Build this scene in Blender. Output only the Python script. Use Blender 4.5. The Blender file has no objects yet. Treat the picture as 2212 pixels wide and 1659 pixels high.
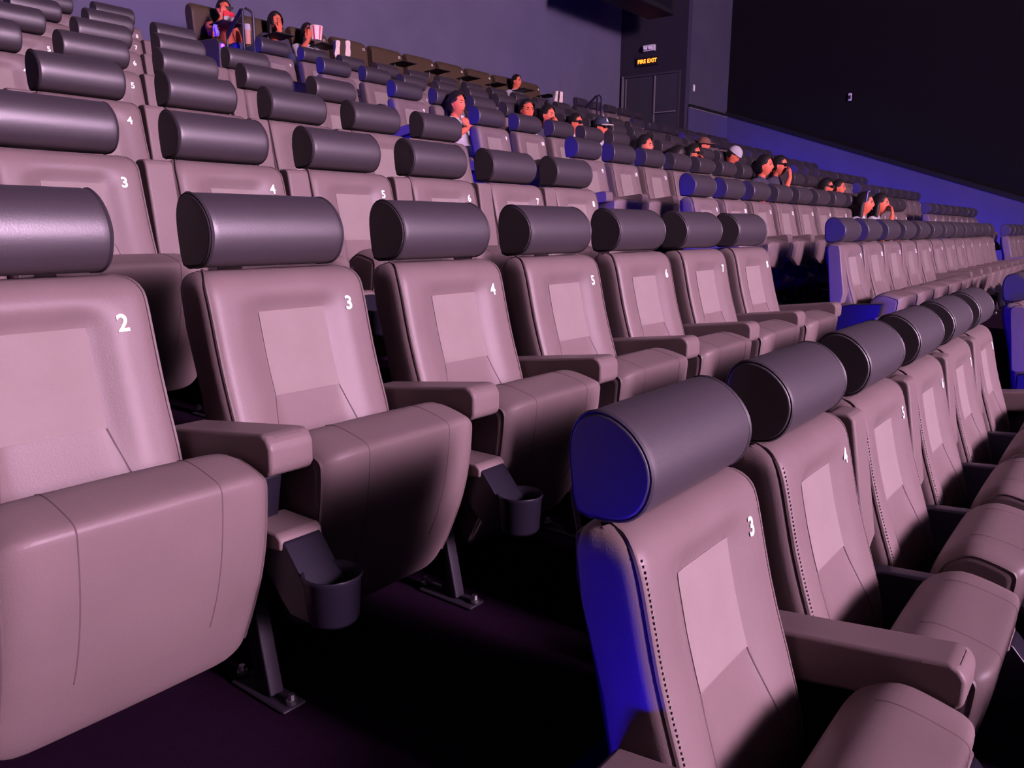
import bpy, bmesh, math, random
from mathutils import Vector, Matrix
random.seed(7)
scene = bpy.context.scene
COL = scene.collection
R_ = math.radians
ZN = 0.82                     # height of a printed seat number above its row's floor; z = 0 is the floor of row 1

# ------------------------------------------------------------------ camera
def make_camera():
    yaw, pit, rol = R_(38.15), R_(11.24), R_(-0.285)
    F = Vector((math.cos(yaw)*math.cos(pit), math.sin(yaw)*math.cos(pit), -math.sin(pit)))
    Rt = Vector((math.sin(yaw), -math.cos(yaw), 0))
    Dn = F.cross(Rt)
    c, s = math.cos(rol), math.sin(rol)
    r2 = c*Rt + s*Dn; d2 = -s*Rt + c*Dn
    cam = bpy.data.cameras.new('camera'); ob = bpy.data.objects.new('camera', cam); COL.objects.link(ob)
    M = Matrix((r2, -d2, -F)).transposed().to_4x4()
    M.translation = Vector((0.415, -1.645, 0.201+ZN))
    ob.matrix_world = M
    cam.sensor_fit = 'HORIZONTAL'; cam.sensor_width = 36.0; cam.lens = 1712.0/2212*36.0
    cam.clip_start = 0.02; cam.clip_end = 200
    scene.camera = ob
make_camera()

# ------------------------------------------------------------------ world, exposure
w = bpy.data.worlds.new('world'); scene.world = w; w.use_nodes = True
w.node_tree.nodes['Background'].inputs[0].default_value = (0.02, 0.015, 0.05, 1)
w.node_tree.nodes['Background'].inputs[1].default_value = 0.1
scene.view_settings.view_transform = 'Standard'
scene.view_settings.look = 'None'
scene.view_settings.gamma = 1.0
scene.view_settings.use_curve_mapping = False
scene.view_settings.exposure = 0.0
SCREEN_POWER = 620.0
LED_POWER = 270.0

# ------------------------------------------------------------------ materials
def mat(name, col, rough=0.6, spec=0.3, bump=0.0, bscale=200.0, var=0.0, vscale=6.0, metal=0.0, emit=None, estr=0.0, sheen=0.0, ior=1.5):
    m = bpy.data.materials.new(name); m.use_nodes = True
    nt = m.node_tree; b = nt.nodes['Principled BSDF']
    b.inputs['Base Color'].default_value = (*col, 1)
    b.inputs['Roughness'].default_value = rough
    b.inputs['Metallic'].default_value = metal
    b.inputs['IOR'].default_value = ior
    b.inputs['Specular IOR Level'].default_value = spec
    if sheen: b.inputs['Sheen Weight'].default_value = sheen
    if emit:
        b.inputs['Emission Color'].default_value = (*emit, 1); b.inputs['Emission Strength'].default_value = estr
    if bump or var:
        tc = nt.nodes.new('ShaderNodeTexCoord')
    if var:
        n = nt.nodes.new('ShaderNodeTexNoise'); n.inputs['Scale'].default_value = vscale; n.inputs['Detail'].default_value = 4
        r = nt.nodes.new('ShaderNodeValToRGB')
        r.color_ramp.elements[0].position = 0.35; r.color_ramp.elements[1].position = 0.65
        r.color_ramp.elements[0].color = (*[c*(1-var) for c in col], 1); r.color_ramp.elements[1].color = (*[min(1, c*(1+var)) for c in col], 1)
        nt.links.new(tc.outputs['Object'], n.inputs['Vector']); nt.links.new(n.outputs['Fac'], r.inputs['Fac'])
        nt.links.new(r.outputs['Color'], b.inputs['Base Color'])
    if bump:
        n2 = nt.nodes.new('ShaderNodeTexNoise'); n2.inputs['Scale'].default_value = bscale; n2.inputs['Detail'].default_value = 3
        bp = nt.nodes.new('ShaderNodeBump'); bp.inputs['Strength'].default_value = bump; bp.inputs['Distance'].default_value = 0.002
        nt.links.new(tc.outputs['Object'], n2.inputs['Vector']); nt.links.new(n2.outputs['Fac'], bp.inputs['Height'])
        nt.links.new(bp.outputs['Normal'], b.inputs['Normal'])
    return m
M = {}
M['leather'] = mat('taupe_leather', (0.134, 0.097, 0.096), 0.47, 0.26, 0.25, 260, 0.05, 5)
M['panel']   = mat('taupe_panel_fabric', (0.185, 0.150, 0.141), 0.72, 0.14, 0.35, 420, 0.03, 9)
M['head']    = mat('charcoal_leather', (0.026, 0.019, 0.026), 0.49, 0.95, 0.2, 260, 0.05, 5, ior=1.56)
M['pipe']    = mat('piping', (0.10, 0.072, 0.07), 0.5, 0.3)
M['seam']    = mat('seam_thread', (0.112, 0.081, 0.08), 0.8, 0.1)
M['pipe_dark'] = mat('charcoal_piping', (0.03, 0.025, 0.03), 0.5, 0.3)
M['plastic'] = mat('black_plastic', (0.010, 0.008, 0.015), 0.36, 0.30, 0.1, 300)
M['metal']   = mat('dark_metal', (0.020, 0.015, 0.024), 0.45, 0.3)
M['chrome']  = mat('bolt_metal', (0.6, 0.6, 0.62), 0.3, 0.5, metal=1.0)
M['white']   = mat('white_number', (0.92, 0.92, 0.92), 0.6, 0.2)
M['vip']     = mat('brown_leather', (0.062, 0.040, 0.023), 0.5, 0.35, 0.2, 200, 0.05, 5)
M['carpet']  = mat('carpet', (0.010, 0.0025, 0.011), 0.95, 0.05, 0.6, 400, 0.15, 40)
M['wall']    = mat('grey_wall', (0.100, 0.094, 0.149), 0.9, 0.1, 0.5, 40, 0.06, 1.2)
M['wall_front_shaded'] = mat('grey_wall_shaded', (0.062, 0.058, 0.092), 0.9, 0.1, 0.5, 40, 0.06, 1.2)  # the wall grey, darkened: weaker light in the far corner put into the colour
M['blackwall'] = mat('black_acoustic_wall', (0.008, 0.007, 0.009), 0.95, 0.05, 0.5, 60)
M['vest']    = mat('dark_wall', (0.026, 0.022, 0.034), 0.9, 0.1, 0.3, 60)
M['dado']    = mat('dado_wall', (0.06, 0.055, 0.13), 0.85, 0.15, 0.3, 60, 0.05, 2)
M['trimblack'] = mat('black_trim', (0.008, 0.008, 0.01), 0.7, 0.2)
M['doorm']   = mat('grey_door', (0.038, 0.035, 0.05), 0.7, 0.2)
M['frame']   = mat('door_frame', (0.15, 0.135, 0.155), 0.6, 0.3)
M['ceil']    = mat('ceiling_black', (0.012, 0.012, 0.015), 0.95, 0.05)
M['led']     = mat('blue_led', (0.05, 0.05, 0.2), 0.5, 0.3, emit=(0.014, 0.001, 1.0), estr=LED_POWER)
M['led_step'] = mat('blue_step_led', (0.05, 0.05, 0.2), 0.5, 0.3, emit=(0.014, 0.001, 1.0), estr=LED_POWER*2.4)
M['exit']    = mat('exit_letters', (0.8, 0.1, 0.02), 0.5, 0.3, emit=(1.0, 0.18, 0.015), estr=4.5)
M['black']   = mat('matt_black', (0.012, 0.011, 0.014), 0.6, 0.3)
M['offwhite'] = mat('offwhite_plastic', (0.6, 0.58, 0.6), 0.5, 0.3)
M['skin']    = mat('skin', (0.60, 0.125, 0.068), 0.55, 0.3)
M['hair']    = mat('black_hair', (0.012, 0.009, 0.010), 0.5, 0.35, 0.5, 160)
M['lips']    = mat('lips', (0.42, 0.09, 0.075), 0.5, 0.3)
M['cup_red'] = mat('red_print', (0.62, 0.03, 0.05), 0.5, 0.3)
M['cup_white'] = mat('pink_white_paper', (0.80, 0.62, 0.62), 0.6, 0.2)
M['shirt_white'] = mat('white_cotton', (0.40, 0.37, 0.40), 0.9, 0.1)
M['shirt_dark'] = mat('dark_cotton', (0.05, 0.045, 0.07), 0.9, 0.1)
M['shirt_grey'] = mat('grey_cotton', (0.22, 0.22, 0.28), 0.9, 0.1)
M['shirt_red'] = mat('red_cotton', (0.45, 0.10, 0.07), 0.9, 0.1)
M['denim']   = mat('dark_denim', (0.04, 0.045, 0.08), 0.9, 0.1)
M['cream']   = mat('cream_rubber', (0.62, 0.50, 0.44), 0.8, 0.2)
M['brownhat'] = mat('brown_felt', (0.20, 0.09, 0.07), 0.9, 0.1)
M['navycap'] = mat('navy_cap', (0.03, 0.035, 0.06), 0.8, 0.2)
M['tan']     = mat('tan_drink', (0.50, 0.26, 0.20), 0.6, 0.2)
M['violet']  = mat('violet_wrapper', (0.25, 0.2, 0.7), 0.5, 0.4)

def screen_material():
    m = bpy.data.materials.new('cinema_screen_picture'); m.use_nodes = True
    nt = m.node_tree; nt.nodes.clear(); N = nt.nodes.new; L = nt.links.new
    out = N('ShaderNodeOutputMaterial'); em = N('ShaderNodeEmission')
    tc = N('ShaderNodeTexCoord'); sep = N('ShaderNodeSeparateXYZ'); L(tc.outputs['Object'], sep.inputs[0])
    def gauss(sock, c, s):
        a = N('ShaderNodeMath'); a.operation = 'SUBTRACT'; L(sock, a.inputs[0]); a.inputs[1].default_value = c
        d = N('ShaderNodeMath'); d.operation = 'DIVIDE'; L(a.outputs[0], d.inputs[0]); d.inputs[1].default_value = s
        p = N('ShaderNodeMath'); p.operation = 'MULTIPLY'; L(d.outputs[0], p.inputs[0]); L(d.outputs[0], p.inputs[1])
        n = N('ShaderNodeMath'); n.operation = 'MULTIPLY'; L(p.outputs[0], n.inputs[0]); n.inputs[1].default_value = -0.5
        e = N('ShaderNodeMath'); e.operation = 'EXPONENT'; L(n.outputs[0], e.inputs[0]); return e.outputs[0]
    gx = gauss(sep.outputs['X'], 2.4, 0.9); gz = gauss(sep.outputs['Z'], 5.8, 0.95)
    mu = N('ShaderNodeMath'); mu.operation = 'MULTIPLY'; L(gx, mu.inputs[0]); L(gz, mu.inputs[1])
    sc = N('ShaderNodeMath'); sc.operation = 'MULTIPLY_ADD'; L(mu.outputs[0], sc.inputs[0]); sc.inputs[1].default_value = SCREEN_POWER; sc.inputs[2].default_value = SCREEN_POWER*0.0008
    em.inputs['Color'].default_value = (1.0, 0.64, 0.95, 1)
    L(sc.outputs[0], em.inputs['Strength']); L(em.outputs[0], out.inputs['Surface'])
    return m
M['screen'] = screen_material()

# ------------------------------------------------------------------ mesh helpers
class MB:
    def __init__(s): s.v = []; s.f = []
    def add(s, vs, fs):
        o = len(s.v); s.v += [tuple(x) for x in vs]; s.f += [tuple(i+o for i in q) for q in fs]
    def box(s, a, b):
        (x0, y0, z0), (x1, y1, z1) = a, b
        s.add([(x0,y0,z0),(x1,y0,z0),(x1,y1,z0),(x0,y1,z0),(x0,y0,z1),(x1,y0,z1),(x1,y1,z1),(x0,y1,z1)],
              [(0,3,2,1),(4,5,6,7),(0,1,5,4),(1,2,6,5),(2,3,7,6),(3,0,4,7)])
    def loft(s, rings, cap=True):
        n = len(rings[0]); vs = [p for r in rings for p in r]; fs = []
        for i in range(len(rings)-1):
            for j in range(n):
                k = (j+1) % n; fs.append((i*n+j, i*n+k, (i+1)*n+k, (i+1)*n+j))
        if cap:
            fs.append(tuple(range(n-1, -1, -1))); fs.append(tuple((len(rings)-1)*n+j for j in range(n)))
        s.add(vs, fs)
    def tube(s, pts, r, n=6, cap=True, closed=False):
        pts = [Vector(p) for p in pts]; rings = []
        for i, p in enumerate(pts):
            if closed: t = pts[(i+1) % len(pts)]-pts[i-1]
            else: t = pts[min(i+1, len(pts)-1)]-pts[max(i-1, 0)]
            t.normalize()
            up = Vector((1,0,0)) if abs(t.x) < 0.85 else Vector((0,0,1))
            a = t.cross(up).normalized(); b = t.cross(a)
            rr = r[i] if isinstance(r, (list, tuple)) else r
            rings.append([p+rr*(math.cos(2*math.pi*k/n)*a+math.sin(2*math.pi*k/n)*b) for k in range(n)])
        if closed: rings.append(rings[0]); cap = False
        s.loft(rings, cap)
    def prism(s, poly, x0, x1):     # polygon in (y, z) extruded along x
        n = len(poly)
        s.add([(x0, y, z) for y, z in poly]+[(x1, y, z) for y, z in poly],
              [tuple(range(n-1, -1, -1)), tuple(range(n, 2*n))]+[(i, (i+1) % n, n+(i+1) % n, n+i) for i in range(n)])
    def lathe(s, prof, c=(0,0,0), n=20, cap=False):
        s.loft([[(c[0]+r*math.cos(2*math.pi*k/n), c[1]+r*math.sin(2*math.pi*k/n), c[2]+z) for k in range(n)] for r, z in prof], cap)
    def mesh(s, name, material, bevel=0.0, seg=2, ang=35, smooth=True, xf=None, wn=False):
        me = bpy.data.meshes.new(name); me.from_pydata(s.v, [], s.f)
        bm = bmesh.new(); bm.from_mesh(me)
        bmesh.ops.remove_doubles(bm, verts=bm.verts, dist=1e-5)
        bmesh.ops.recalc_face_normals(bm, faces=bm.faces)
        if xf is not None: bmesh.ops.transform(bm, matrix=xf, verts=bm.verts)
        if bevel:
            es = [e for e in bm.edges if len(e.link_faces) == 2 and e.calc_face_angle(0) > R_(30)]
            bmesh.ops.bevel(bm, geom=es, offset=bevel, segments=seg, profile=0.5, affect='EDGES', clamp_overlap=True)
        for f in bm.faces: f.smooth = smooth
        wn = (wn or bevel > 0) and smooth
        if not wn:
            for e in bm.edges:
                e.smooth = not (len(e.link_faces) == 2 and e.calc_face_angle(0) > R_(ang))
        bm.to_mesh(me)
        if wn:                       # area-weighted normals keep the flat faces flat next to their rounded edges
            bm.verts.index_update(); nn = []
            for v in bm.verts:
                t = Vector((0, 0, 0))
                for f in v.link_faces: t += f.normal*f.calc_area()
                nn.append(t.normalized() if t.length > 1e-12 else v.normal.copy())
            me.normals_split_custom_set_from_vertices(nn)
        bm.free()
        for m in (material if isinstance(material, list) else [material]): me.materials.append(m)
        return me
def ob(name, me, parent=None, loc=(0,0,0), rot=(0,0,0), kind=None, label=None, cat=None, group=None):
    o = bpy.data.objects.new(name, me); COL.objects.link(o)
    o.parent = parent; o.location = loc; o.rotation_euler = rot
    if kind: o['kind'] = kind
    if label: o['label'] = label
    if cat: o['category'] = cat
    if group: o['group'] = group
    return o
def empty(name, loc, rz=0, **k):
    o = ob(name, None, None, loc, (0,0,rz), **k); o.empty_display_size = 0.1; return o

# ------------------------------------------------------------------ the layout
S = 0.60
RY = {-1: -2.24, 0: -1.125, 1: 0.0, 2: 1.15}; RZ = {-1: -0.66, 0: -0.35, 1: 0.0, 2: 0.342}
for n in range(3, 8): RY[n] = 1.15+1.104*(n-2); RZ[n] = 0.342+0.347*(n-2)
RY[8] = 8.05; RZ[8] = 2.60
A1, A2 = 1.271, 1.48
def seat_x(s):                        # x of a seat's centre
    return s*S+(A1 if s >= 9 else 0)+(A2 if s >= 21 else 0)-0.165
Y_BACK = 9.2; X_DOOR = 18.53; Y_PIL = 7.29; X_WALL = 20.73; X_LEFT = -1.9; Y_FRONT = -15.6; Z_TOP = 10.5
Z8 = RZ[8]

# ------------------------------------------------------------------ the room
def plane_mesh(name, vs, m, flip=False):
    mb = MB(); mb.add(vs, [(0,1,2,3)]); return mb
def build_room():
    # stepped floor, one continuous piece
    rows = list(range(-1, 9)); edges = []
    y0 = lambda r: RY[r]-0.90 if r < 8 else RY[8]-1.0
    prof = []
    z = RZ[-1]; y = y0(-1)
    front = []
    for k in range(9):
        front.append((y-1.1*(8-k), z-0.35*(9-k)))
    prof.append((Y_FRONT, front[0][1]))
    for k in range(9):
        yy, zz = front[k]
        nz = front[k+1][1] if k < 8 else RZ[-1]
        prof.append((yy, zz)); prof.append((yy, nz))
    for r in range(0, 9):
        prof.append((y0(r), RZ[r-1])); prof.append((y0(r), RZ[r]))
    prof.append((Y_BACK, RZ[8]))
    mb = MB(); n = len(prof)
    mb.add([(X_LEFT, y, z) for y, z in prof]+[(X_WALL, y, z) for y, z in prof], [(i, i+1, n+i+1, n+i) for i in range(n-1)])
    for (xa, xb) in ((seat_x(8)+0.37, seat_x(9)-0.37), (seat_x(20)+0.37, seat_x(21)-0.37)):
        for r in range(0, 9):
            mb.box((xa, y0(r)-0.36, RZ[r-1]-0.02), (xb, y0(r), RZ[r-1]+(RZ[r]-RZ[r-1])/2))
    ob('floor', mb.mesh('floor', M['carpet'], smooth=False), kind='structure')
    T = 0.15
    def wall(name, a, b, m): 
        q = MB(); q.box(a, b); return ob(name, q.mesh(name, m, smooth=False), kind='structure')
    wall('wall_back', (X_LEFT-T, Y_BACK, -4.5), (X_DOOR, Y_BACK+T, Z_TOP), M['wall'])
    wall('wall_left', (X_LEFT-T, Y_FRONT, -4.5), (X_LEFT, Y_BACK, Z_TOP), M['blackwall'])
    wall('wall_front', (X_LEFT-T, Y_FRONT-T, -4.5), (X_WALL+T, Y_FRONT, Z_TOP), M['blackwall'])
    wall('wall_door', (X_DOOR, Y_PIL+0.10, RZ[8]-1.5), (X_DOOR+T, Y_BACK+T, Z_TOP), M['vest'])
    wall('wall_pillar', (X_DOOR, Y_PIL, RZ[8]-2.0), (X_WALL, Y_PIL+0.10, Z_TOP), M['wall_front_shaded'])
    wall('wall_right', (X_WALL, Y_FRONT, -4.5), (X_WALL+T, Y_PIL+0.1, Z_TOP), M['blackwall'])
    wall('ceiling', (X_LEFT-T, Y_FRONT-T, Z_TOP), (X_WALL+T, Y_BACK+T, Z_TOP+T), M['ceil'])
    # sloping dado on the right wall with a black rail on top
    a, b = (7.29, 3.041+ZN), (-1.5, 3.041+ZN-0.336*8.79)
    mb = MB(); mb.prism([(a[0], a[1]), (b[0], b[1]), (b[0], b[1]-3.2), (a[0], a[1]-3.6)], X_WALL-0.04, X_WALL)
    ob('wall_dado', mb.mesh('wall_dado', M['dado'], smooth=False), kind='structure')
    mb = MB(); mb.prism([(a[0], a[1]), (a[0], a[1]+0.10), (b[0], b[1]+0.10), (b[0], b[1])], X_WALL-0.07, X_WALL)
    ob('trim_1', mb.mesh('trim_1', M['trimblack'], smooth=False), kind='structure')
    mb = MB(); mb.box((X_DOOR-0.02, Y_PIL-0.06, 3.00+ZN), (X_WALL-0.07, Y_PIL, 3.07+ZN))
    ob('trim_2', mb.mesh('trim_2', M['trimblack'], smooth=False), kind='structure')
    mb = MB(); mb.box((X_DOOR-0.02, Y_PIL-0.045, RZ[7]), (X_WALL-0.04, Y_PIL, 3.00+ZN))
    ob('wall_pillar_dado', mb.mesh('wall_pillar_dado', M['dado'], smooth=False), kind='structure')
    # pale lip under the trim
    mb = MB(); mb.box((X_DOOR-0.03, Y_PIL-0.065, 2.975+ZN), (X_WALL-0.07, Y_PIL-0.03, 3.0+ZN))
    ob('trim_3', mb.mesh('trim_3', M['frame'], smooth=False), kind='structure')
    # double fire door in the vestibule wall
    ztop = 3.866+ZN; zb = RZ[8]
    d = empty('door_1', (X_DOOR, 8.35, zb), kind='structure')
    H = ztop-zb
    def dpart(name, y0, y1, z0, z1, x0, x1, m, par=d, bev=0.004):
        q = MB(); q.box((x0, y0-8.35, z0), (x1, y1-8.35, z1)); return ob(name, q.mesh(name, m, bev, 1), par)
    dpart('door_frame', 9.06, 9.12, 0, H, -0.05, 0.0, M['frame'])
    dpart('door_frame', 7.52, 7.577, 0, H, -0.03, 0.0, M['doorm'])
    dpart('door_frame', 7.577, 9.06, H-0.05, H, -0.05, 0.0, M['doorm'])
    dpart('door_leaf', 8.22, 9.055, 0.01, H-0.055, -0.03, 0.0, M['doorm'])
    l2 = dpart('door_leaf', 7.585, 8.17, 0.01, H-0.055, -0.03, 0.0, M['doorm'])
    dpart('door_stile', 8.175, 8.215, 0.01, H-0.06, -0.055, -0.0, M['frame'])
    q = MB(); q.box((-0.09, 7.60-8.35, 1.14), (-0.05, 8.15-8.35, 1.17)); q.box((-0.07, 7.62-8.35, 1.14), (-0.025, 7.66-8.35, 1.17)); q.box((-0.07, 8.09-8.35, 1.14), (-0.025, 8.13-8.35, 1.17))
    ob('panic_bar', q.mesh('panic_bar', M['frame'], 0.004, 1), l2)
    dpart('door_frame', 8.98, 9.01, 0.02, H-0.06, -0.045, -0.028, M['frame'])
build_room()

# the cinema screen, off to the front: the room's main light
def build_screen():
    mb = MB(); mb.add([(1.7, 0, -1.0), (18.3, 0, -1.0), (18.3, 0, 8.8), (1.7, 0, 8.8)], [(0,1,2,3)])
    r = empty('cinema_screen', (0, -15.3, 0), label='wide glowing cinema screen at the front of the hall', cat='screen')
    ob('picture', mb.mesh('picture', M['screen'], smooth=False), r)
    q = MB()
    q.box((1.55, -0.1, -1.15), (18.45, 0.03, -1.0)); q.box((1.55, -0.1, 8.8), (18.45, 0.03, 8.95))
    q.box((1.55, -0.1, -1.0), (1.7, 0.03, 8.8)); q.box((18.3, -0.1, -1.0), (18.45, 0.03, 8.8))
    ob('masking_frame', q.mesh('masking_frame', M['black'], smooth=False), r)
build_screen()

# ------------------------------------------------------------------ the seat (local origin on the floor under its centre, faces -y)
def interp(t, tab):
    if t <= tab[0][0]: return tab[0][1]
    for (a, b), (c, d) in zip(tab, tab[1:]):
        if t <= c: return b+(d-b)*(t-a)/(c-a)
    return tab[-1][1]
def smooth(a, b, t):
    t = max(0, min(1, (t-a)/(b-a))); return t*t*(3-2*t)
YF = [(-.47,-.125),(-.40,-.118),(-.33,-.100),(-.243,-.071),(-.17,-.047),(-.10,-.027),(0,-.004),(.04,.006),(.06,.014),(.078,.027),(.088,.042),(.095,.066)]
YB = [(-.47,.03),(-.302,.055),(-.181,.078),(-.036,.122),(.05,.134),(.08,.132),(.09,.122),(.095,.105)]
WB = 0.2375
def back_w(z):
    r = 0.045; z0 = .095-r
    if z <= z0: return WB-0.012*smooth(-.25, -.47, z)
    d = min(r, z-z0); return WB-(r-math.sqrt(max(0, r*r-d*d)))*0.8
def recess(x, z):
    a = 1-smooth(.085, .165, abs(x)); b = 1-smooth(-.012, .052, z); c = 1-0.55*smooth(-.22, -.40, z)
    return 0.024*a*b*c
def back_front(x, z):
    w_ = back_w(z); r = 0.034; ax = abs(x); y = interp(z, YF)+recess(x, z)
    if ax > w_-r: d = min(r, ax-(w_-r)); y += r-math.sqrt(max(0, r*r-d*d))
    return y
def make_backrest():
    zs = [-.47,-.44,-.40,-.36,-.32,-.28,-.24,-.21,-.18,-.15,-.12,-.09,-.06,-.035,-.015,0,.015,.03,.045,.057,.067,.076,.083,.089,.093,.095]
    rings = []
    us = [-1,-.985,-.955,-.91,-.86,-.80,-.73,-.66,-.58,-.5,-.42,-.36,-.28,-.14,0]; us = us+[-u for u in us[-2::-1]]
    for z in zs:
        w_ = back_w(z); ring = []
        for u in us: ring.append((u*w_, back_front(u*w_, z), z+ZN))
        yb = interp(z, YB); yf = ring[-1][1]
        for t in (.33, .66): ring.append((w_, yf+(yb-.02-yf)*t, z+ZN))
        for x, d in ((w_, .02), (w_-.008, .008), (w_-.03, 0), (w_*.5, 0), (0, 0), (-w_*.5, 0), (-w_+.03, 0), (-w_+.008, .008), (-w_, .02)): ring.append((x, yb-d, z+ZN))
        for t in (.66, .33): ring.append((-w_, yf+(yb-.02-yf)*t, z+ZN))
        rings.append(ring)
    mb = MB(); mb.loft(rings); return mb.mesh('backrest', M['leather'], wn=True)
def make_panel():
    mb = MB(); nx, nz = 8, 8; x0, x1, z0, z1 = -.098, .098, -.203, -.004; vs = []; fs = []
    for k in range(nz+1):
        for i in range(nx+1):
            x = x0+(x1-x0)*i/nx; z = z0+(z1-z0)*k/nz; e = min(i, nx-i, k, nz-k)
            vs.append((x, back_front(x, z)-(0.0035 if e else 0.0022), z+ZN))
    m = nx+1
    for k in range(nz):
        for i in range(nx): fs.append((k*m+i, k*m+i+1, (k+1)*m+i+1, (k+1)*m+i))
    b = [i for i in range(m)]+[k*m+nx for k in range(1, nz+1)]+[nz*m+i for i in range(nx-1, -1, -1)]+[k*m for k in range(nz-1, 0, -1)]
    o = len(vs)
    for i in b: x, y, z = vs[i]; vs.append((x, y+0.012, z))
    for j in range(len(b)): fs.append((b[j], o+j, o+(j+1) % len(b), b[(j+1) % len(b)]))
    mb.add(vs, fs); return mb.mesh('centre_panel', M['panel'], ang=40)
def pipe_curve(side):
    pts = []
    for z in (-.46,-.40,-.33,-.26,-.19,-.12,-.05,.0,.03,.05,.062,.073,.082,.089):
        w_ = back_w(z); x = w_-.010; pts.append((side*x, back_front(x, z)-.0015, z+ZN))
    pts.append((side*(back_w(.095)-.012), .095, ZN+.0955))
    return pts
def make_back_piping(side):
    mb = MB(); mb.tube(pipe_curve(side), .0042, 5); return mb.mesh('piping', M['pipe'])
def make_back_seam(side):
    mb = MB(); pts = []
    for t in range(7):
        z = -.205-.20*t/6; x = .098+.05*t/6; pts.append((side*x, back_front(x, z)-.0008, z+ZN))
    mb.tube(pts, .0016, 4); return mb.mesh('seam', M['seam'])
def make_stitch(side):     # little stitches beside the piping
    mb = MB(); z = -.42
    while z < .06:
        w_ = back_w(z); x = w_-.019; y = back_front(x, z)-.0008
        mb.box((side*x-.0012, y-.0006, z+ZN), (side*x+.0012, y+.001, z+ZN+.0042)); z += .0085
    return mb.mesh('stitching', M['panel'], smooth=False)
HP = [(.140,.106),(.152,.160),(.156,.205),(.152,.238),(.137,.263),(.112,.275),(.082,.272),(.054,.258),(.030,.236),(.014,.210),(.008,.182),(.012,.156),(.022,.133),(.040,.115),(.065,.105),(.10,.102)]
def scaled(prof, k, c): return [(c[0]+(y-c[0])*k, c[1]+(z-c[1])*k) for y, z in prof]
def refine(prof):
    n = len(prof); out = []
    for i in range(n):
        p0, p1, p2, p3 = prof[i-1], prof[i], prof[(i+1) % n], prof[(i+2) % n]
        out.append(p1)
        out.append(tuple((-p0[k]+9*p1[k]+9*p2[k]-p3[k])/16 for k in (0, 1)))
    return out
def make_headrest():
    pr = refine(HP); c = (.085, .185); W = .194; st = []
    for x, k in ((-W,.90),(-W+.004,.955),(-W+.012,.985),(-W+.025,1),(-.11,1.004),(0,1.006),(.11,1.004),(W-.025,1),(W-.012,.985),(W-.004,.955),(W,.90)):
        st.append([(x, y, z+ZN) for y, z in scaled(pr, k, c)])
    mb = MB(); mb.loft(st); return mb.mesh('headrest', M['head'], wn=True)
def make_head_piping(side):
    pr = scaled(refine(HP), .975, (.085, .185)); mb = MB()
    mb.tube([(side*.1865, y, z+ZN) for y, z in pr], .004, 5, closed=True); return mb.mesh('piping', M['pipe_dark'])
CP = [(-.160,-.50),(-.170,-.40),(-.184,-.325),(-.203,-.278),(-.235,-.250),(-.275,-.235),(-.32,-.239),(-.363,-.249),(-.388,-.257),(-.3975,-.267),(-.399,-.285),(-.392,-.35),(-.378,-.42),(-.355,-.49),(-.325,-.555),(-.285,-.63),(-.245,-.69),(-.22,-.698),(-.195,-.68),(-.165,-.59)]
CW = 0.238
def cushion_ring(x):
    r = .062; d = 0
    if abs(x) > CW-r: t = min(r, abs(x)-(CW-r)); d = r-math.sqrt(max(0, r*r-t*t))
    c = (-.275, -.45); crown = 1+0.012*(1-(x/CW)**2)
    return [(x, c[0]+(y-c[0])*crown*(1-d/.17), ZN+c[1]+(z-c[1])*crown*(1-d/.36)) for y, z in refine(CP)]
def make_cushion():
    xs = [-CW, -CW+.002, -CW+.006, -CW+.013, -CW+.024, -CW+.04, -CW+.062, -.12, -.06, 0, .06, .12, CW-.062, CW-.04, CW-.024, CW-.013, CW-.006, CW-.002, CW]
    mb = MB(); mb.loft([cushion_ring(x) for x in xs]); return mb.mesh('cushion', M['leather'], wn=True)
def make_cushion_piping(side):
    r = cushion_ring(CW-.006); mb = MB(); r = r[4:32]
    mb.tube([(side*(CW-.006), y, z) for _, y, z in r], .0045, 5); return mb.mesh('piping', M['pipe'])
def make_cushion_seam(side):
    r = cushion_ring(.125); mb = MB(); r = r[9:29]
    mb.tube([(side*.125, y, z) for _, y, z in r], .0015, 4); return mb.mesh('seam', M['seam'])
ARM = [(-.345,-.197),(-.362,-.205),(-.372,-.222),(-.372,-.268),(-.360,-.282),(-.335,-.287),(-.04,-.335),(.03,-.32),(.04,-.27),(.03,-.243)]
def make_arm(raised):
    mb = MB(); mb.prism([(y, z+ZN) for y, z in ARM], -.0525, .0525)
    xf = None
    if raised:
        piv = Vector((0, .0, -.285+ZN))
        xf = Matrix.Translation(piv) @ Matrix.Rotation(R_(-90), 4, 'X') @ Matrix.Translation(-piv)
    return mb.mesh('armrest', M['leather'], .011, 3, xf=xf)
def make_arm_piping():
    mb = MB(); mb.tube([(-.051, -.30, ZN-.2085), (-.049, -.340, ZN-.2025), (-.030, -.357, ZN-.2035), (.030, -.357, ZN-.2035), (.049, -.340, ZN-.2025), (.051, -.30, ZN-.2085)], .0022, 4)
    return mb.mesh('piping', M['seam'])
def make_stanchion():
    mb = MB(); mb.prism([(y, z+ZN) for y, z in ((-.30,-.30),(-.24,-.60),(-.12,-.66),(.00,-.62),(.01,-.34),(-.10,-.315))], -.026, .026)
    return mb.mesh('stanchion', M['plastic'], .008, 2)
def make_leg():
    mb = MB(); mb.prism([(-.225,-.58+ZN),(-.175,-.60+ZN),(-.220,0.012),(-.275,0.012)], -.018, .018)
    return mb.mesh('leg', M['metal'], .004, 1)
def make_foot():
    mb = MB(); mb.box((-.030, -.335, 0), (.030, -.14, .010)); return mb.mesh('foot_plate', M['metal'], .004, 1)
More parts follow.
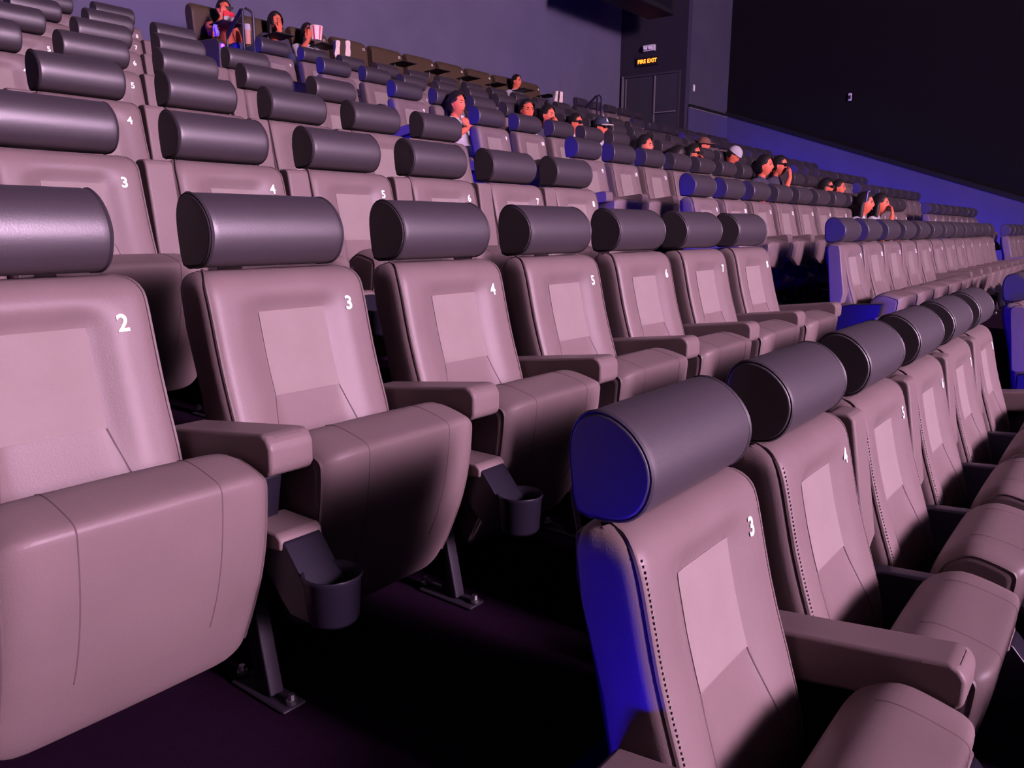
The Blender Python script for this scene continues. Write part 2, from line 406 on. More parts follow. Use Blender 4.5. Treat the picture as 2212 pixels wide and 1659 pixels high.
def make_bolt():
    mb = MB(); mb.lathe([(.0, .034), (.007, .034), (.009, .022), (.013, .021), (.013, .013), (0, .013)], (0, 0, 0), 8); return mb.mesh('bolt', M['chrome'])
def make_bracket():
    mb = MB(); mb.prism([(y, z+ZN) for y, z in ((-.26,-.395),(-.375,-.395),(-.388,-.405),(-.388,-.428),(-.26,-.44))], -.052, .052)
    return mb.mesh('cup_bracket', M['leather'], .006, 2)
def make_plate():
    mb = MB(); mb.prism([(y, z+ZN) for y, z in ((-.386,-.408),(-.395,-.414),(-.462,-.492),(-.462,-.56),(-.40,-.56),(-.27,-.44),(-.27,-.42))], -.046, .046)
    return mb.mesh('cup_arm', M['plastic'], .004, 1)
def make_cup():
    mb = MB(); mb.lathe([(0, -.098), (.046, -.098), (.051, -.090), (.056, -.01), (.060, -.004), (.0585, .001), (.054, .0), (.050, -.012), (.046, -.088), (0, -.088)], (0, -.478, ZN-.462), 28)
    return mb.mesh('cup_holder', M['plastic'], ang=60)
def make_underpan():
    mb = MB(); mb.prism([(-.20,-.64+ZN),(-.165,-.50+ZN),(-.16,-.44+ZN),(-.02,-.44+ZN),(-.02,-.54+ZN),(-.12,-.64+ZN)], -.19, .19)
    return mb.mesh('seat_mechanism', M['black'], .01, 1)
def make_back_shell():
    mb = MB(); rings = []
    for z in (-.46, -.30, -.15, 0, .07):
        yb = interp(z, YB); w_ = back_w(z)-.02
        rings.append([(-w_, yb-.01, z+ZN), (w_, yb-.01, z+ZN), (w_, yb+.008, z+ZN), (w_-.03, yb+.016, z+ZN), (-w_+.03, yb+.016, z+ZN), (-w_, yb+.008, z+ZN)])
    mb.loft(rings); return mb.mesh('back_shell', M['plastic'], .003, 1)

NUMBER_MESH = {}
def number_mesh(n, size=.050):
    if n in NUMBER_MESH: return NUMBER_MESH[n]
    cu = bpy.data.curves.new('n', 'FONT'); cu.body = str(n); cu.size = size; cu.align_x = 'CENTER'; cu.align_y = 'CENTER'
    cu.extrude = .0006; cu.offset = .0012; cu.resolution_u = 4
    o = bpy.data.objects.new('n', cu); COL.objects.link(o)
    dg = bpy.context.evaluated_depsgraph_get(); me = bpy.data.meshes.new_from_object(o.evaluated_get(dg))
    bpy.data.objects.remove(o); me.materials.clear(); me.materials.append(M['white']); me.name = 'seat_number'
    NUMBER_MESH[n] = me; return me
NUM_ROT = (R_(90-14), 0, 0)
G = {}
G['backrest'] = make_backrest(); G['panel'] = make_panel()
for sd in (-1, 1):
    G['bp', sd] = make_back_piping(sd); G['bs', sd] = make_back_seam(sd); G['st', sd] = make_stitch(sd)
    G['hp', sd] = make_head_piping(sd); G['cp', sd] = make_cushion_piping(sd); G['cs', sd] = make_cushion_seam(sd)
G['headrest'] = make_headrest(); G['cushion'] = make_cushion()
G['arm', 0] = make_arm(False); G['arm', 1] = make_arm(True); G['armp'] = make_arm_piping()
G['stanchion'] = make_stanchion(); G['leg'] = make_leg(); G['foot'] = make_foot(); G['bolt'] = make_bolt()
G['bracket'] = make_bracket(); G['plate'] = make_plate(); G['cup'] = make_cup(); G['pan'] = make_underpan(); G['shell'] = make_back_shell()

ONES = 'zero one two three four five six seven eight nine ten eleven twelve thirteen fourteen fifteen sixteen seventeen eighteen nineteen twenty'.split()
def word(n): return ONES[n] if n <= 20 else 'twenty-'+ONES[n-20]
ROWNAME = {-1: 'the row before the nearest', 0: 'the nearest, lowest row', 1: 'the second row up', 2: 'the third row up', 3: 'the fourth row up', 4: 'the fifth row up', 5: 'the sixth row up', 6: 'the seventh row up', 7: 'the eighth row up', 8: 'the top row by the back wall'}
def arms_side(seat, side, raised, near, dx, cup=True):
    x = side*.30+dx
    a = ob('armrest', G['arm', 1 if raised else 0], seat, (x, 0, 0))
    if near and not raised: ob('piping', G['armp'], a)
    st = ob('stanchion', G['stanchion'], seat, (x, 0, 0))
    l = ob('leg', G['leg'], seat, (x, 0, 0)); 
    if near:
        f = ob('foot_plate', G['foot'], l); 
        ob('bolt', G['bolt'], l, (0, -.325, .0)); ob('bolt', G['bolt'], l, (0, -.14, .0))
        if not cup: return
        ob('cup_bracket', G['bracket'], st); ob('cup_arm', G['plate'], st)
        ob('cup_holder', G['cup'], seat, (x, 0, 0))
OCC = {(5,10),(5,12),(5,13),(5,14),(5,15),(4,14),(4,15),(4,16),(5,20),(4,18),(3,15),(3,16),(3,19),(3,20),(2,16),(2,17)}
def make_cushion_down():
    mb = MB(); mb.prism([(y, z) for y, z in ((-.04,.20),(-.04,.33),(-.12,.345),(-.40,.36),(-.47,.345),(-.49,.30),(-.48,.24),(-.40,.20))], -.235, .235)
    return mb.mesh('cushion', M['leather'], .03, 3)
G['cushion_down'] = make_cushion_down()
def build_seat(r, s, end_right, raised, raised_end, tilt=0.0):
    near = r <= 3; x = seat_x(s)
    look = 'dark headrest and a white printed number'
    se = empty('cinema_chair', (x, RY[r], RZ[r]), tilt, label='taupe cinema seat number %s in %s' % (word(s), ROWNAME[r]), cat='seat', group='numbered cinema seats')
    b = ob('backrest', G['backrest'], se)
    ob('centre_panel', G['panel'], b)
    ob('seat_number', number_mesh(s), b, (.165, back_front(.165, 0)-.0012, ZN), NUM_ROT)
    h = ob('headrest', G['headrest'], se, (-.021, 0, 0)); down = (r, s) in OCC; c = ob('cushion', G['cushion_down' if down else 'cushion'], se)
    if near:
        for sd in (-1, 1):
            ob('piping', G['bp', sd], b); ob('seam', G['bs', sd], b)
            ob('piping', G['hp', sd], h)
            if not down: ob('piping', G['cp', sd], c); ob('seam', G['cs', sd], c)
            if r <= 0: ob('stitching', G['st', sd], b)
        if not down: ob('seat_mechanism', G['pan'], se)
    ob('back_shell', G['shell'], se)
    arms_side(se, -1, raised, near, 0, (r, s) != (1, 2))
    if end_right: arms_side(se, 1, raised_end, near, 0)
    return se
def raised_at(r, s):               # the armrest on the low-number side of a seat
    if r == 0: return s in (5, 6, 7, 8, 9, 10)
    if r == 1: return s in (9, 10, 11, 12, 13)
    if r == 2: return s <= 8
    if r in (3, 4, 5, 6, 7): return s <= 8 and s != 1
    return False
ROWS = {-1: list(range(3, 9))+list(range(9, 13)), 0: list(range(3, 9))+list(range(9, 15)), 1: list(range(1, 29)), 2: list(range(2, 29)), 3: list(range(3, 29)),
        4: list(range(4, 29)), 5: list(range(4, 29)), 6: list(range(5, 29)), 7: list(range(6, 29)), 8: list(range(21, 26))}
for r in sorted(ROWS):
    for s in ROWS[r]:
        build_seat(r, s, s in (8, 20, 28), raised_at(r, s), False)

# ------------------------------------------------------------------ premium brown recliners along the back wall
VIPX = [6.62+.75*i for i in range(10)]
def make_vip():
    g = {}
    pr = refine([(.16,.40),(.22,.75),(.27,1.05),(.27,1.13),(.24,1.165),(.19,1.17),(.14,1.14),(.11,1.08),(.10,.95),(.07,.75),(.02,.55),(.02,.40)])
    c = (.15, .8); W = .33; st = []
    for x, k in ((-W,.86),(-W+.012,.94),(-W+.035,.985),(-W+.07,1),(0,1.0),(W-.07,1),(W-.035,.985),(W-.012,.94),(W,.86)):
        st.append([(x, y, z) for y, z in scaled(pr, k, c)])
    mb = MB(); mb.loft(st); g['backrest'] = mb.mesh('backrest', M['vip'], wn=True)
    mb = MB(); mb.prism([(.05,.20),(.05,.44),(-.42,.50),(-.52,.46),(-.54,.36),(-.50,.20)], -.27, .27); g['cushion'] = mb.mesh('cushion', M['vip'], .03, 3)
    mb = MB(); mb.prism([(.16,.0),(.16,.62),(.05,.68),(-.45,.66),(-.52,.60),(-.52,.0)], -.05, .05); g['armrest'] = mb.mesh('armrest', M['vip'], .02, 2)
    mb = MB(); mb.prism([(-.28,.825),(-.58,.84),(-.58,.855),(-.28,.84)], -.16, .14); g['tray'] = mb.mesh('tray_table', M['black'], .006, 2)
    mb = MB(); mb.tube([(0,-.34,.60),(0,-.36,.83)], .012, 6); g['post'] = mb.mesh('tray_post', M['metal'])
    return g
GV = make_vip()
VIPSAY = ['under the man in glasses', 'under the long-haired woman', 'under the viewer raising a popcorn tub', 'with pale sneakers propped before it', 'first empty one past the sneakers',
          'second empty one past the sneakers', 'third empty one past the sneakers', 'last empty one before the boy', 'under the boy in white', 'beside the boy in white']
for i, x in enumerate(VIPX):
    v = empty('recliner_chair', (x, RY[8]-.05, RZ[8]), label='brown leather recliner by the back wall, '+VIPSAY[i], cat='seat', group='brown recliners along the back wall')
    ob('backrest', GV['backrest'], v); ob('cushion', GV['cushion'], v)
    a = ob('armrest', GV['armrest'], v, (-.325, 0, 0))
    if i == len(VIPX)-1: ob('armrest', GV['armrest'], v, (.325, 0, 0))
    if i not in (3,):
        t = ob('tray_table', GV['tray'], v, (-.18, 0, 0)); ob('tray_post', GV['post'], v, (-.30, 0, 0))
    ob('seat_number', number_mesh(9+i), v, (.24, .10, 1.06), (R_(80), 0, 0))

# ------------------------------------------------------------------ aisle lights (blue)
def make_led():
    g = {}
    mb = MB(); mb.box((-.03, -.20, 0), (0, .20, .09)); g['h'] = mb.mesh('housing', M['plastic'], .004, 1)
    mb = MB(); mb.box((0, -.17, .02), (.004, .17, .07)); g['l'] = mb.mesh('lens', M['led'], smooth=False); g['s'] = mb.mesh('lens', M['led_step'], smooth=False)
    return g
GL = make_led()
ORD = {0: 'nearest', 1: 'second', 2: 'third', 3: 'fourth', 4: 'fifth', 5: 'sixth', 6: 'seventh', 7: 'eighth', 8: 'top'}
def led(x, y, z, lab, rz=0, lens='l'):
    l = empty('aisle_light', (x, y, z), rz, label=lab, cat='light', group='blue low-level aisle lights')
    ob('housing', GL['h'], l); ob('lens', GL[lens], l)
for r in range(0, 9):
    if r < 8: led(seat_x(8)+.357, RY[r]-.14, RZ[r]+.24, 'blue aisle light on the end seat of the %s row, nearer aisle' % ORD[r])
    if 0 < r < 8:
        led(seat_x(20)+.357, RY[r]-.14, RZ[r]+.24, 'blue aisle light on the end seat of the %s row, farther aisle' % ORD[r])
        led(seat_x(28)+.357, RY[r]-.14, RZ[r]+.24, 'blue light facing the far side wall from the %s row' % ORD[r])
led(seat_x(20)+.385, RY[8]-.12, RZ[8], 'blue floor light at the top of the farther aisle')
led(0.55, -0.93, RZ[0]+.06, 'blue step light on the riser below seat one of the second row', 0, 's')

led(5.45, 7.62, RZ[8], 'blue floor light at the top of the nearer aisle', 0)

# ------------------------------------------------------------------ people
HC = Vector((0, -.12, .955))           # head centre of the seated figure
def head_point(dx, dy, dz, off=0.0):
    x, y, z = .077*dx, .097*dy, .122*dz
    if dz < 0:
        k = (-dz)**1.6; x *= 1-.30*k; 
        if dy > 0: y *= 1-.25*k
        else: y *= 1-.06*k
    if dy < 0:
        y *= .95
        y -= .024*math.exp(-((dx/.15)**2+((dz+.17)/.17)**2))          # nose
        y -= .010*math.exp(-((dx/.10)**2+((dz-.05)/.22)**2))          # bridge
        y += .011*math.exp(-(((abs(dx)-.40)/.20)**2+((dz-.06)/.13)**2))   # eye sockets
        y -= .005*math.exp(-(((abs(dx)-.35)/.3)**2+((dz-.27)/.10)**2))    # brow
        y -= .008*math.exp(-((dx/.28)**2+((dz+.53)/.10)**2))          # lips
        y -= .009*math.exp(-((dx/.25)**2+((dz+.86)/.14)**2))          # chin
        y -= .004*math.exp(-(((abs(dx)-.5)/.22)**2+((dz+.22)/.22)**2))    # cheeks
    n = Vector((dx/.077, dy/.097, dz/.122)).normalized()
    return Vector((x, y, z))+n*off
def sphere_dirs(nl=24, nn=36):
    out = []
    for i in range(nl+1):
        th = math.pi*i/nl; out.append([(math.sin(th)*math.cos(2*math.pi*j/nn), math.sin(th)*math.sin(2*math.pi*j/nn), math.cos(th)) for j in range(nn)])
    return out
def capsule(mb, a, b, ra, rb, flat=1.0, n=12):
    a = Vector(a); b = Vector(b); t = (b-a); L = t.length; t = t.normalized() if L > 1e-6 else Vector((0,0,1))
    up = Vector((1,0,0)) if abs(t.x) < .9 else Vector((0,1,0))
    u = t.cross(up).normalized(); v = t.cross(u); rings = []
    for k in range(5): q = math.pi/2*(1-k/4.001); rings.append((a-t*ra*math.sin(q), ra*math.cos(q)+1e-4))
    for k in range(5): q = math.pi/2*(k/4.001); rings.append((b+t*rb*math.sin(q), rb*math.cos(q)+1e-4))
    mb.loft([[c+r*(math.cos(2*math.pi*j/n)*u*flat+math.sin(2*math.pi*j/n)*v) for j in range(n)] for c, r in rings])
def person_mesh(name, pose, yaw, bow=0.0):
    HR = Matrix.Rotation(yaw, 3, 'Z') @ Matrix.Rotation(bow, 3, 'X')
    segs = []        # (a, b, ra, rb, region)   0 skin 1 shirt 2 trousers 3 shoes
    def seg(a, b, ra, rb, reg): segs.append((Vector(a), Vector(b), ra, rb, reg))
    seg((0,-.20,.43), (0,-.14,.54), .125, .125, 1); seg((0,-.14,.54), (0,-.07,.67), .125, .13, 1); seg((-.07,-.07,.69), (.07,-.07,.69), .115, .115, 1)
    seg((-.15,-.07,.745), (.15,-.07,.745), .062, .062, 1); seg((0,-.075,.78), (0,-.075,.80), .075, .062, 1)
    seg((0,-.08,.79), (0,-.10,.90), .052, .050, 0)
    mb = MB()
    for sd in (-1, 1):
        sh = Vector((sd*.175, -.07, .735))
        ps = pose.get(sd, 'lap')
        if ps == 'lap': el, wr, hd = Vector((sd*.225,-.15,.53)), Vector((sd*.12,-.34,.50)), Vector((-sd*.35,-.9,-.1))
        elif ps == 'chest': el, wr, hd = Vector((sd*.21,-.22,.57)), Vector((sd*.02,-.30,.70)), Vector((-sd*.8,-.2,.45))
        elif ps == 'face': el, wr, hd = Vector((sd*.19,-.27,.60)), Vector((sd*.075,-.29,.80)), Vector((-sd*.35,.12,1))
        elif ps == 'tub': el, wr, hd = Vector((sd*.24,-.20,.62)), Vector((sd*.17,-.33,.80)), Vector((-sd*.1,-.35,.9))
        seg(sh, el, .056, .046, 1); seg(sh, sh+(el-sh)*.2, .062, .058, 1); seg(el, wr, .042, .028, 0)
        hd = hd.normalized(); side = hd.cross(Vector((0,1,0))).normalized() if abs(hd.y) < .9 else Vector((1,0,0)); nrm = side.cross(hd).normalized()
        for q in (-.022, 0, .022): seg(wr+hd*.01+side*q*.5, wr+hd*.075+side*q, .018, .014, 0)
        for q, ln in ((-.030,.062),(-.010,.075),(.010,.070),(.030,.055)):
            k0 = wr+hd*.085+side*q; k1 = k0+hd*ln*.5+nrm*ln*.12; k2 = k1+hd*ln*.35+nrm*ln*.42
            seg(k0, k1, .0100, .0092, 0); seg(k1, k2, .0092, .0080, 0)
        t0 = wr+hd*.03+side*(-.030)*sd; t1 = t0-side*.03*sd+hd*.03; seg(t0, t1, .012, .010, 0); seg(t1, t1+hd*.030+nrm*.008, .010, .009, 0)
        seg((sd*.09,-.21,.42), (sd*.115,-.58,.44), .088, .062, 2); seg((sd*.115,-.58,.44), (sd*.115,-.60,.10), .060, .042, 2)
        seg((sd*.115,-.585,.045), (sd*.115,-.73,.035), .042, .034, 3)
    for a, b, ra, rb, reg in segs: capsule(mb, a, b, ra, rb)
    dirs = sphere_dirs()
    mb.loft([[HC+HR @ head_point(*d) for d in ring] for ring in dirs], cap=True)
    for sd in (-1, 1):
        capsule(mb, HC+HR @ Vector((sd*.078, .012, .012)), HC+HR @ Vector((sd*.076, .005, -.022)), .019, .012, .45, 8)
    me0 = bpy.data.meshes.new('t'); me0.from_pydata([tuple(v) for v in mb.v], [], mb.f)
    o = bpy.data.objects.new('t', me0); COL.objects.link(o)
    m1 = o.modifiers.new('r', 'REMESH'); m1.mode = 'VOXEL'; m1.voxel_size = .0082
    m2 = o.modifiers.new('s', 'SMOOTH'); m2.factor = .5; m2.iterations = 3
    dg = bpy.context.evaluated_depsgraph_get(); me = bpy.data.meshes.new_from_object(o.evaluated_get(dg)); me.name = name
    bpy.data.objects.remove(o)
    for k in ('skin', 'shirt_white', 'denim', 'black'): me.materials.append(M[k])
    for p in me.polygons:
        c = p.center; best = 1e9; reg = 0
        p.use_smooth = True
        if (c-HC).length < .135 and c.z > .845: p.material_index = 0; continue
        for a, b, ra, rb, g in segs:
            ab = b-a; t = max(0, min(1, (c-a).dot(ab)/max(ab.length_squared, 1e-9))); d = (c-a-ab*t).length-(ra+(rb-ra)*t)
            if d < best-1e-4: best = d; reg = g
        p.material_index = reg
    return me
PM = {'lap': person_mesh('body', {}, R_(4)), 'lapback': person_mesh('body', {}, R_(-24)), 'chest': person_mesh('body', {-1: 'chest', 1: 'chest'}, R_(6)),
      'face': person_mesh('body', {-1: 'face'}, R_(2)), 'tub': person_mesh('body', {-1: 'tub'}, R_(-8)), 'bow': person_mesh('body', {}, R_(8), R_(38))}
PY = {'lap': (4, 0), 'lapback': (-24, 0), 'chest': (6, 0), 'face': (2, 0), 'tub': (-8, 0), 'bow': (8, 38)}
def make_hair(style):
    mb = MB(); dirs = sphere_dirs(26, 40); keep = {}; n = 40
    for i, ring in enumerate(dirs):
        for j, (dx, dy, dz) in enumerate(ring):
            low = -.78 if style in ('long', 'pony', 'bob') else -.52
            thr = .66-(.66-.10)*smooth(-.85, -.45, dy)-(.10-low)*smooth(-.22, .12, dy)
            if style == 'long': thr = .66-(.66+.45)*smooth(-.80, -.48, dy)-.4*smooth(-.2, .3, dy)
            m = dz-thr
            if m > -.04:
                off = -.006+(.028 if style != 'short' else .022)*smooth(0, .16, m)
                keep[i, j] = len(mb.v); mb.v.append(tuple(head_point(dx, max(dy, -.8), dz, off)))
    for i in range(len(dirs)-1):
        for j in range(n):
            q = [(i, j), (i, (j+1) % n), (i+1, (j+1) % n), (i+1, j)]
            if all(k in keep for k in q): mb.f.append(tuple(keep[k] for k in q))
    if style == 'pony':
        capsule(mb, (0,.115,.02), (0,.125,-.10), .050, .040); capsule(mb, (0,.09,.0), (0,.06,-.05), .06, .05)
    if style == 'bun':
        capsule(mb, (0,.01,.150), (0,-.005,.165), .034, .030)
    if style in ('long', 'bob'):
        L = -.24 if style == 'long' else -.15
        capsule(mb, (0,.045,-.03), (0,.06,L), .085, .055); 
        for sd in (-1, 1): capsule(mb, (sd*.068,.015,.02), (sd*.078,.02,L), .030, .026)
    return mb.mesh('hair', M['hair'], ang=80)
HAIR = {k: make_hair(k) for k in ('short', 'pony', 'bun', 'long', 'bob')}
def make_face_bits():
    g = {}
    def on_face(dx, dz, off):
        dy = -math.sqrt(max(0, 1-dx*dx-dz*dz)); return head_point(dx, dy, dz, off)
    for sd in (-1, 1):
        mb = MB(); a = on_face(sd*.30, .055, -.001); b = on_face(sd*.50, .055, -.001); capsule(mb, a, b, .0062, .005, 1, 8); g['eye', sd] = mb.mesh('eye', M['hair'])
        mb = MB(); mb.tube([on_face(sd*.22, .20, .001), on_face(sd*.38, .245, .001), on_face(sd*.58, .215, .001)], [.0045, .0045, .003], 6); g['brow', sd] = mb.mesh('eyebrow', M['hair'])
    mb = MB(); mb.tube([on_face(-.28, -.54, .0), on_face(-.1, -.51, .003), on_face(0, -.525, .004), on_face(.1, -.51, .003), on_face(.28, -.54, .0)], [.003, .0065, .0065, .0065, .003], 6); g['lips'] = mb.mesh('lips', M['lips'])
    mb = MB()
    for sd in (-1, 1):
        mb.box((sd*.037-.030, -.112, -.012), (sd*.037+.030, -.104, .030)); mb.box((sd*.080-.003, -.108, .012), (sd*.080+.003, .02, .026))
    mb.box((-.01, -.112, .008), (.01, -.106, .022)); mb.box((-.082, -.110, .016), (-.06, -.103, .030)); mb.box((.06, -.110, .016), (.082, -.103, .030))
    g['glasses'] = mb.mesh('glasses', M['black'], .003, 1)
    for nm, m1, m2 in (('cap_navy', 'navycap', 'cream'), ('cap_white', 'shirt_white', 'shirt_white'), ('cap_brown', 'brownhat', 'brownhat')):
        mb = MB(); mb.loft([[(.094*math.cos(2*math.pi*j/24)*math.cos(t), .112*math.sin(2*math.pi*j/24)*math.cos(t), .035+.108*math.sin(t)) for j in range(24)] for t in (0, .25, .5, .75, 1.0, 1.25, 1.5)])
        g[nm] = mb.mesh('cap', M[m1], ang=60)
        mb = MB(); top = []; 
        for r, z in ((.100, .046), (.190, .030)):
            top.append([(.088*math.sin(a)*(1 if r < .15 else .95), -r*math.cos(a*.62)+(.0 if r < .15 else .0), z-.012*abs(math.sin(a))) for a in [math.radians(q) for q in range(-80, 81, 16)]])
        vs = top[0]+top[1]; k = len(top[0]); vs2 = [(x, y, z-.006) for x, y, z in vs]
        fs = [(i, i+1, k+i+1, k+i) for i in range(k-1)]; mb.add(vs+vs2, fs+[tuple(2*k+q for q in reversed(f)) for f in fs]+[(k+i, k+i+1, 3*k+i+1, 3*k+i) for i in range(k-1)]+[(i, 2*k+i, 2*k+i+1, i+1) for i in range(k-1)]+[(0, k, 3*k, 2*k), (k-1, 3*k-1, 4*k-1, 2*k-1)])
        g[nm, 'b'] = mb.mesh('brim', M[m2], ang=40)
    cu = bpy.data.curves.new('n', 'FONT'); cu.body = 'A'; cu.size = .075; cu.align_x = 'CENTER'; cu.align_y = 'CENTER'; cu.extrude = .002; cu.offset = .002
    o = bpy.data.objects.new('n', cu); COL.objects.link(o)
    dg = bpy.context.evaluated_depsgraph_get(); me = bpy.data.meshes.new_from_object(o.evaluated_get(dg)); bpy.data.objects.remove(o)
    me.materials.clear(); me.materials.append(M['white']); me.name = 'cap_letter'; g['letter'] = me
    return g
FB = make_face_bits()
def person(x, y, floor, zh, pose, hair, shirt, label, glasses=False, cap=None, brim=True, rz=0, trousers='denim', band=False, scale=1.0):
    root = empty('person', (x, y, floor+zh-HC.z*scale), rz, label=label, cat='person', group='film viewers')
    root.scale = (scale,)*3
    b = ob('body', PM[pose], root)
    for i, k in ((1, shirt), (2, trousers)):
        b.material_slots[i].link = 'OBJECT'; b.material_slots[i].material = M[k]
    ya, bo = PY[pose]; rot = (R_(bo), 0, R_(ya))
    def part(nm, me, par=None): return ob(nm, me, root, HC, rot) if par is None else ob(nm, me, par)
    if hair: hr = part('hair', HAIR[hair])
    part('eye', FB['eye', -1]); part('eye', FB['eye', 1]); part('eyebrow', FB['brow', -1]); part('eyebrow', FB['brow', 1]); part('lips', FB['lips'])
    if glasses: part('glasses', FB['glasses'])
    if cap:
        c = part('cap', FB[cap])
        if brim: ob('brim', FB[cap, 'b'], c)
        if cap == 'cap_navy': ob('cap_letter', FB['letter'], c, (0, -.103, .088), (R_(72), 0, 0))
    if band:
        mb = MB(); mb.tube([(.092*math.cos(a), -.035, .02+.125*math.sin(a)) for a in [math.pi*q/12 for q in range(13)]], .006, 6); part('headband', mb.mesh('headband', M['violet']))
    return root
def viewer(r, x, zh, *a, dy=0.0, **k): return person(x, RY[r]+dy, RZ[r], zh, *a, **k)
viewer(5, 7.056, .922, 'chest', 'pony', 'shirt_white', 'woman in a white T-shirt with tied black hair, arms folded')
viewer(5, 8.269, .985, 'lapback', 'pony', 'shirt_white', 'person with hair pulled back, looking towards the camera side, in white', dy=-.02)
viewer(5, 8.722, .975, 'face', 'bun', 'shirt_dark', 'person with a black topknot holding a hand to the mouth')
viewer(5, 9.338, .948, 'lap', 'short', 'shirt_white', 'boy in dark viewing glasses beside the navy cap wearer', glasses=True)
viewer(5, 9.945, .955, 'lap', 'short', 'shirt_white', 'person in a navy cap with a white letter and dark glasses', glasses=True, cap='cap_navy')
viewer(4, 9.199, .941, 'lap', 'bob', 'shirt_dark', 'person with chin-length black hair sitting alone, face lit red')
viewer(4, 10.02, .885, 'bow', 'bob', 'shirt_dark', 'person slumped low, mostly black hair showing, beside glasses wearer with raised hand')
viewer(4, 10.524, .943, 'face', 'bob', 'shirt_dark', 'long-haired person in dark glasses raising a hand to the mouth', glasses=True)
viewer(5, 13.18, .975, 'lap', 'short', 'shirt_grey', 'person in a brown cap and grey top', cap='cap_brown')
viewer(4, 11.834, 1.02, 'bow', 'short', 'shirt_dark', 'person with head bowed under a white patterned cap', cap='cap_white', brim=False)
viewer(3, 10.213, 1.075, 'lap', 'pony', 'shirt_dark', 'woman with black hair, one of a close pair in glasses, nearer one', glasses=False)
viewer(3, 10.714, 1.105, 'face', 'short', 'shirt_dark', 'person in dark glasses with a hand at the chin, farther of a close pair', glasses=True)
viewer(3, 12.66, .915, 'lap', 'bob', 'shirt_dark', 'person in dark glasses low behind the headrests near the farther aisle', glasses=True)
viewer(3, 13.25, .930, 'lap', 'short', 'shirt_dark', 'pale-faced person on the seat at the edge of the farther aisle')
viewer(2, 10.58, .965, 'lap', 'bob', 'shirt_white', 'woman in a white top with a blue headband', band=True)
viewer(2, 11.29, .977, 'face', 'bob', 'shirt_white', 'woman in a pale top touching her face, beside the headband wearer')
VY = RY[8]-.05
person(6.60, VY, RZ[8], 1.085, 'tub', 'short', 'shirt_red', 'man in glasses and red top on the first brown recliner', glasses=True)
person(7.37, VY, RZ[8], 1.09, 'face', 'long', 'shirt_dark', 'long-haired woman on a brown recliner, hand at her mouth')
person(7.90, VY, RZ[8], 1.045, 'tub', 'long', 'shirt_white', 'dark-haired viewer behind a raised pink popcorn tub', rz=R_(0))
person(12.63, VY, RZ[8], 1.05, 'lap', 'short', 'shirt_white', 'boy in a white shirt on a recliner by the back wall')

# ------------------------------------------------------------------ things held and left about
def popcorn_tub(loc, lab):
    r = empty('popcorn_tub', loc, label=lab, cat='tub')
    mb = MB(); mb.lathe([(0, -.09), (.068, -.09), (.092, .085), (.096, .088), (.092, .092), (.088, .085), (0, .06)], n=24); ob('tub_body', mb.mesh('tub_body', M['cup_white'], ang=50), r)
    for k in range(12):
        a = 2*math.pi*k/12; mb = MB(); w_ = .11
        mb.add([((.0695+.0235*t)*math.cos(a+q*w_), (.0695+.0235*t)*math.sin(a+q*w_), -.088+.17*t) for t in (0, 1) for q in (-1, 1)]+[((.066+.0235*t)*math.cos(a+q*w_), (.066+.0235*t)*math.sin(a+q*w_), -.088+.17*t) for t in (0, 1) for q in (-1, 1)], [(0,1,3,2),(4,6,7,5),(0,2,6,4),(1,5,7,3),(0,4,5,1),(2,3,7,6)])
        ob('stripe', mb.mesh('stripe', M['cup_red'] if k % 2 else M['cup_white'], smooth=False), r)
popcorn_tub((7.90, 7.70, 2.80+ZN), 'pink and red striped paper popcorn tub held up by a viewer')
def drink(loc, lab):
    r = empty('drink_cup', loc, label=lab, cat='cup')
    mb = MB(); mb.lathe([(0, 0), (.033, 0), (.040, .17), (0, .17)], n=18); ob('cup_body', mb.mesh('cup_body', M['tan'], ang=50), r)
    mb = MB(); mb.lathe([(0, .17), (.043, .17), (.044, .18), (.038, .24), (0, .245)], n=18); ob('lid', mb.mesh('lid', M['shirt_white'], ang=50), r)
drink((6.72, 7.575, RZ[8]+.66), 'tall tan drink cup with a white lid standing behind the railing')
def snack_bag(loc, lab):
    r = empty('snack_bag', loc, label=lab, cat='bag')
    mb = MB(); mb.loft([[(x*a, y*b, z) for x, y in ((-1,-.3),(-.5,-1),(.5,-1),(1,-.3),(1,.3),(.5,1),(-.5,1),(-1,.3))] for z, a, b in ((-.09,.05,.012),(-.05,.075,.04),(.03,.075,.04),(.09,.07,.008))])
    ob('bag_body', mb.mesh('bag_body', M['cup_red'], ang=40), r)
    mb = MB(); mb.loft([[(x*a, y*b, z) for x, y in ((-1,-.3),(-.5,-1),(.5,-1),(1,-.3),(1,.3),(.5,1),(-.5,1),(-1,.3))] for z, a, b in ((-.02,.078,.043),(.025,.078,.043))])
    ob('white_band', mb.mesh('white_band', M['shirt_white'], ang=40), r)
snack_bag((6.50, 7.62, 2.70+ZN), 'red and white snack bag in front of the man in glasses')
def wrapper(loc, lab):
    mb = MB(); rings = []
    for k in range(7):
        t = k/6; rings.append([((.03+.02*math.sin(5*t+j))*math.cos(j*math.pi/4)*(1-.5*abs(t-.5)), (.03+.015*math.cos(4*t+2*j))*math.sin(j*math.pi/4)*(1-.5*abs(t-.5)), .13*t) for j in range(8)])
    mb.loft(rings); ob('crumpled_wrapper', mb.mesh('crumpled_wrapper', M['violet'], smooth=False), loc=loc, label=lab, cat='wrapper')
wrapper((6.285, 7.58, RZ[8]+.682), 'crumpled violet wrapper on the first recliner armrest')
